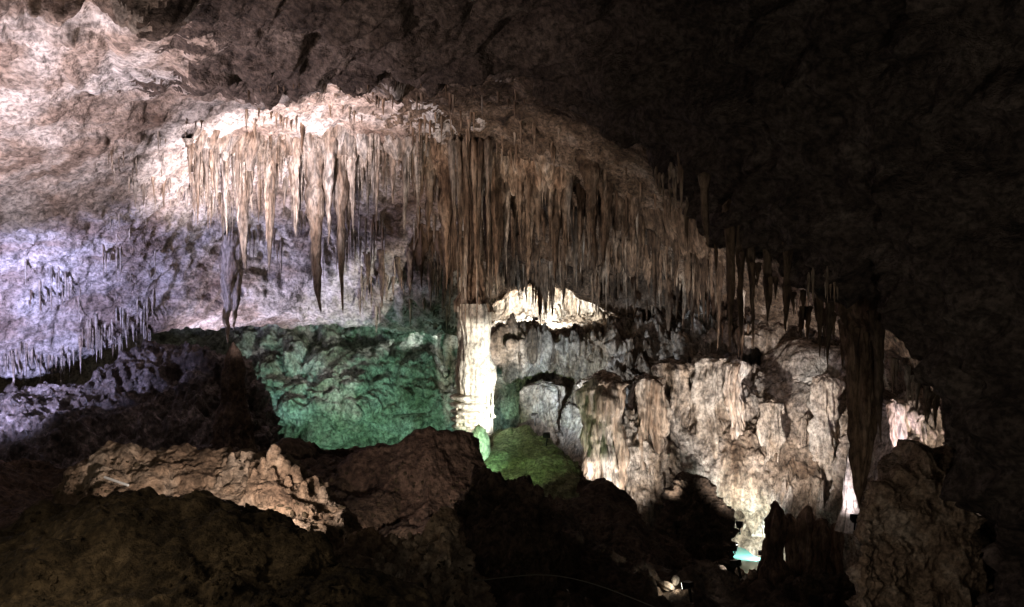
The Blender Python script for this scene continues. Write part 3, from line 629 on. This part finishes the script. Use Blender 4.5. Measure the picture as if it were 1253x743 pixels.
for k, (x, y, h, r) in enumerate([(948,612,90,16),(968,628,100,11),(986,618,90,13),(1006,634,100,15),(1024,640,90,10),(936,655,60,9)]):
    column(x, [(y, .1), (y + 4, r * .45), (y + h * .25, r * .75), (y + h * .5, r * .7), (y + h * 1.3, r * 1.2)], 21.8 + .3 * (k % 3), 'dull',
           ['broad dim stalagmite at the left of the pit row','tall dim stalagmite second in the pit row','thin dim stalagmite in the middle of the pit row','stout dim stalagmite right of the middle of the pit row','thin dim stalagmite at the right of the pit row','small dim stalagmite left of the pit row near the pool'][k], 'stalagmite', seed=50 + k, amp=.12, flute=.14)

# ------------------------------------------------------------------ small stalagmites on the warm ridge
sg = []
for s in range(5):
    v, f = lathe([(0.0, .06), (.05, .2), (.15, .32), (.3, .36), (.5, .42), (.8, .55), (1.1, .7)], 20, 70 + s, .09, .05)
    v[:, 2] = .8 - v[:, 2]; v = v[:]; sg.append(mesh_np('stalagmite', v, f, 'warm'))
rng2 = random.Random(5)
SX = [268,275,284,300,303,312,322,333,336,344,351,352,362,372,386,395]
for k, (x, y, h) in enumerate([(284,556,9),(303,566,8),(336,548,17),(344,560,14),(322,562,10),(351,566,12),(362,572,13),(275,562,7),(312,575,9),(386,586,14),(333,575,9),(395,598,12),(268,585,8),(352,585,10),(300,585,8),(372,592,12)]):
    h0 = ray(x, y + h, [bv_lr], 11)
    sc_ = h / F * h0.y
    o = obj('small_stalagmite', sg[k % 5], loc=(h0.x, h0.y, h0.z + sc_ * .1)); o.scale = (sc_ * 1.1, sc_ * 1.1, sc_ * 1.5); o.rotation_euler.z = rng2.uniform(0, 6)
    tag(o, 'tall pale knob at the top of the warm ridge' if k == 2 else 'small rounded stalagmite on the warm tan ridge, %s from left' % ORD[SX.index(x)], 'stalagmite', 'small stalagmites on the warm ridge')

# gravel and chips lying on the near rocks
V = []; Fs = []; off = 0
gr = [lathe([(-.9, .12), (-.5, .75), (0, .95), (.5, .7), (.9, .1)], 7, 200 + k, .25) for k in range(5)]
gr = [(v[:150 * 7].reshape(150, 7, 3)[::25].reshape(-1, 3), gridfaces(6, 7, True)) for v, f in gr]
for k in range(1500):
    x = rng2.uniform(-20, 800); y = rng2.uniform(560, 760)
    if vn(np.array([[x * .02, y * .03, 9.0]]))[0] < -.1: continue
    h = ray(x, y, GR + [bv_f, bv_lr])
    if h is None or h.y > 21: continue
    s_ = rng2.uniform(.006, .02) * (1 + 1.5 * rng2.random() ** 4) * (h.y / 7) ** .7
    v, f = gr[k % 5]; rot = np.array(Matrix.Rotation(rng2.uniform(0, 6), 3, (rng2.random(), rng2.random(), rng2.random() + .1)))
    V.append((v * np.array([1, rng2.uniform(.5, 1), rng2.uniform(.4, .8)]) * s_) @ rot.T + np.array(h[:])); Fs.append(f + off); off += len(v)
o = obj('gravel', mesh_np('gravel', np.concatenate(V), np.concatenate(Fs), 'mound')); tag(o, 'loose gravel and chips scattered over the near rocks', 'gravel', kind='stuff')

# boulders of the rubble heap
def rockmesh(seed, mat):
    v, f = lathe([(-.9, .12), (-.7, .6), (-.2, .95), (.3, .85), (.7, .5), (.9, .1)], 20, seed, .22, .0); return mesh_np('rock', v, f, mat)
rk = [rockmesh(90 + s, 'warm') for s in range(6)]
TT_ = sorted(rng2.random() for _ in range(46))
for k in range(46):
    t = TT_[k]; x = 500 + rng2.uniform(-45, 60) * (.4 + t * .8) - 10; y = 655 + 110 * t; d = 8.3 - 1.1 * t
    s = rng2.uniform(.02, .07); o = obj('loose_rock', rk[k % 6], loc=P(x, y, d)); o.scale = (s, s * rng2.uniform(.6, 1), s * rng2.uniform(.6, 1)); o.rotation_euler = [rng2.uniform(0, 6) for _ in range(3)]
    tag(o, 'loose grey brown stone on the rubble heap at bottom centre, %s from its top' % ORD[k], 'stone', 'loose stones on the rubble heap')

for k, (x, y, d, s) in enumerate([(816, 717, 17.0, .10), (806, 721, 17.1, .08), (826, 711, 17.2, .07), (884, 695, 18.3, .06), (905, 700, 18.4, .09), (921, 703, 18.4, .09)]):
    o = obj('lit_rock', rockmesh(120 + k, 'flow' if k < 4 else 'warm'), loc=P(x, y, d)); o.scale = (s * 1.3, s, s * .8); o.rotation_euler = (k, .4, k * 2)
    tag(o, 'small rock in the dark at lower right, %s' % ['brightly lit, middle of three', 'brightly lit, lowest of three', 'brightly lit, uppermost of three', 'tiny and white beside the pit', 'round and brown below the pool', 'round and brown rightmost below the pool'][k], 'rock')

# ------------------------------------------------------------------ pool in the pit, handrail cable, floodlights
bm_v = []; n = 40
c0 = P(918, 687, 26.2)
ang = np.linspace(0, 2 * np.pi, n, endpoint=False)
rr = 1 + .2 * np.cos(3 * ang + 1) + .1 * np.cos(5 * ang)
v = np.concatenate([[[0, 0, 0]], np.stack([np.cos(ang) * rr * .42, np.sin(ang) * rr * 1.3, np.zeros(n)], 1)])
f = np.array([[0, 1 + k, 1 + (k + 1) % n] for k in range(n)])
mw = plain('pool_water', (.10, .30, .27), .08); M['water'] = mw
o = obj('pool_water', mesh_np('pool_water', v, f, 'water', False), loc=c0); tag(o, 'small teal pool at the bottom of the pit', kind='structure')

def tube(name, pts, r, mat, parent=None, res=3):
    cu = bpy.data.curves.new(name, 'CURVE'); cu.dimensions = '3D'; sp = cu.splines.new('NURBS'); sp.points.add(len(pts) - 1)
    for k, q in enumerate(pts): sp.points[k].co = (*q, 1)
    sp.use_endpoint_u = True; sp.order_u = 3; cu.bevel_depth = r; cu.bevel_resolution = res
    tmp = bpy.data.objects.new(name, cu); C.objects.link(tmp)
    bpy.context.view_layer.update()
    me = bpy.data.meshes.new_from_object(tmp.evaluated_get(bpy.context.evaluated_depsgraph_get())); me.materials.clear(); me.materials.append(M[mat])
    bpy.data.objects.remove(tmp)
    return obj(name, me, parent)
o = tube('electric_cable', [P(575, 712, 7.5), P(620, 706, 7.7), P(670, 702, 7.9), P(720, 712, 8.1), P(770, 730, 8.3), P(830, 755, 8.5)], .004, 'rail')
tag(o, 'thin pale cable curving across the dark floor at bottom centre', 'cable')

o = tube('white_rod', [P(128, 584, 9.9), P(142, 589, 9.85), P(157, 594, 9.8)], .013, 'white')
tag(o, 'thin white rod lying on the left end of the warm ridge', 'rod')

def boxnp(sx, sy, sz, c=(0, 0, 0), tap=1.0):
    v = np.array([[x * sx * (tap if y < 0 else 1), y * sy, z * sz * (tap if y < 0 else 1)] for x in (-.5, .5) for y in (-.5, .5) for z in (-.5, .5)]) + np.array(c)
    f = np.array([[0,1,3,2],[4,6,7,5],[0,4,5,1],[2,3,7,6],[0,2,6,4],[1,5,7,3]]); return v, f
lampmeshes = {}
def floodlight(pos, aim, watts, col, cone, blend, rad, label, visible_glass=0):
    a = P(*pos); b = P(*aim); dv = (b - a).normalized(); q = dv.to_track_quat('Y', 'Z')
    e = empty('floodlight', a); e.rotation_mode = 'QUATERNION'; e.rotation_quaternion = q; tag(e, label, 'floodlight', 'floodlights lighting the cave')
    if 'h' not in lampmeshes:
        lampmeshes['h'] = mesh_np('housing', *boxnp(.18, .12, .13, (0, -.07, 0), .6), 'metal', False)
        lampmeshes['b'] = mesh_np('bracket', *boxnp(.03, .03, .2, (0, -.08, -.16)), 'metal', False)
    key = tuple(round(c, 2) for c in col)
    if key not in lampmeshes:
        M['g%s' % (key,)] = plain('lamp_glass', (.8, .8, .8), .2, 0, col, 6)
        lampmeshes[key] = mesh_np('lens', *boxnp(.15, .01, .10, (0, .0, 0)), 'g%s' % (key,), False)
    obj('housing', lampmeshes['h'], e); obj('bracket', lampmeshes['b'], e); obj('lens', lampmeshes[key], e)
    ld = bpy.data.lights.new('flood_light', 'SPOT'); ld.energy = watts; ld.color = col; ld.spot_size = R(cone); ld.spot_blend = blend; ld.shadow_soft_size = rad
    lo = bpy.data.objects.new('flood_light', ld); C.objects.link(lo); lo.parent = e; lo.location = (0, rad + .03, 0); lo.rotation_euler = (R(90), 0, 0)
    return e
for l in LAMPS: floodlight(*l)
print('stalactites', count[0], 'straws', len(STUFF))
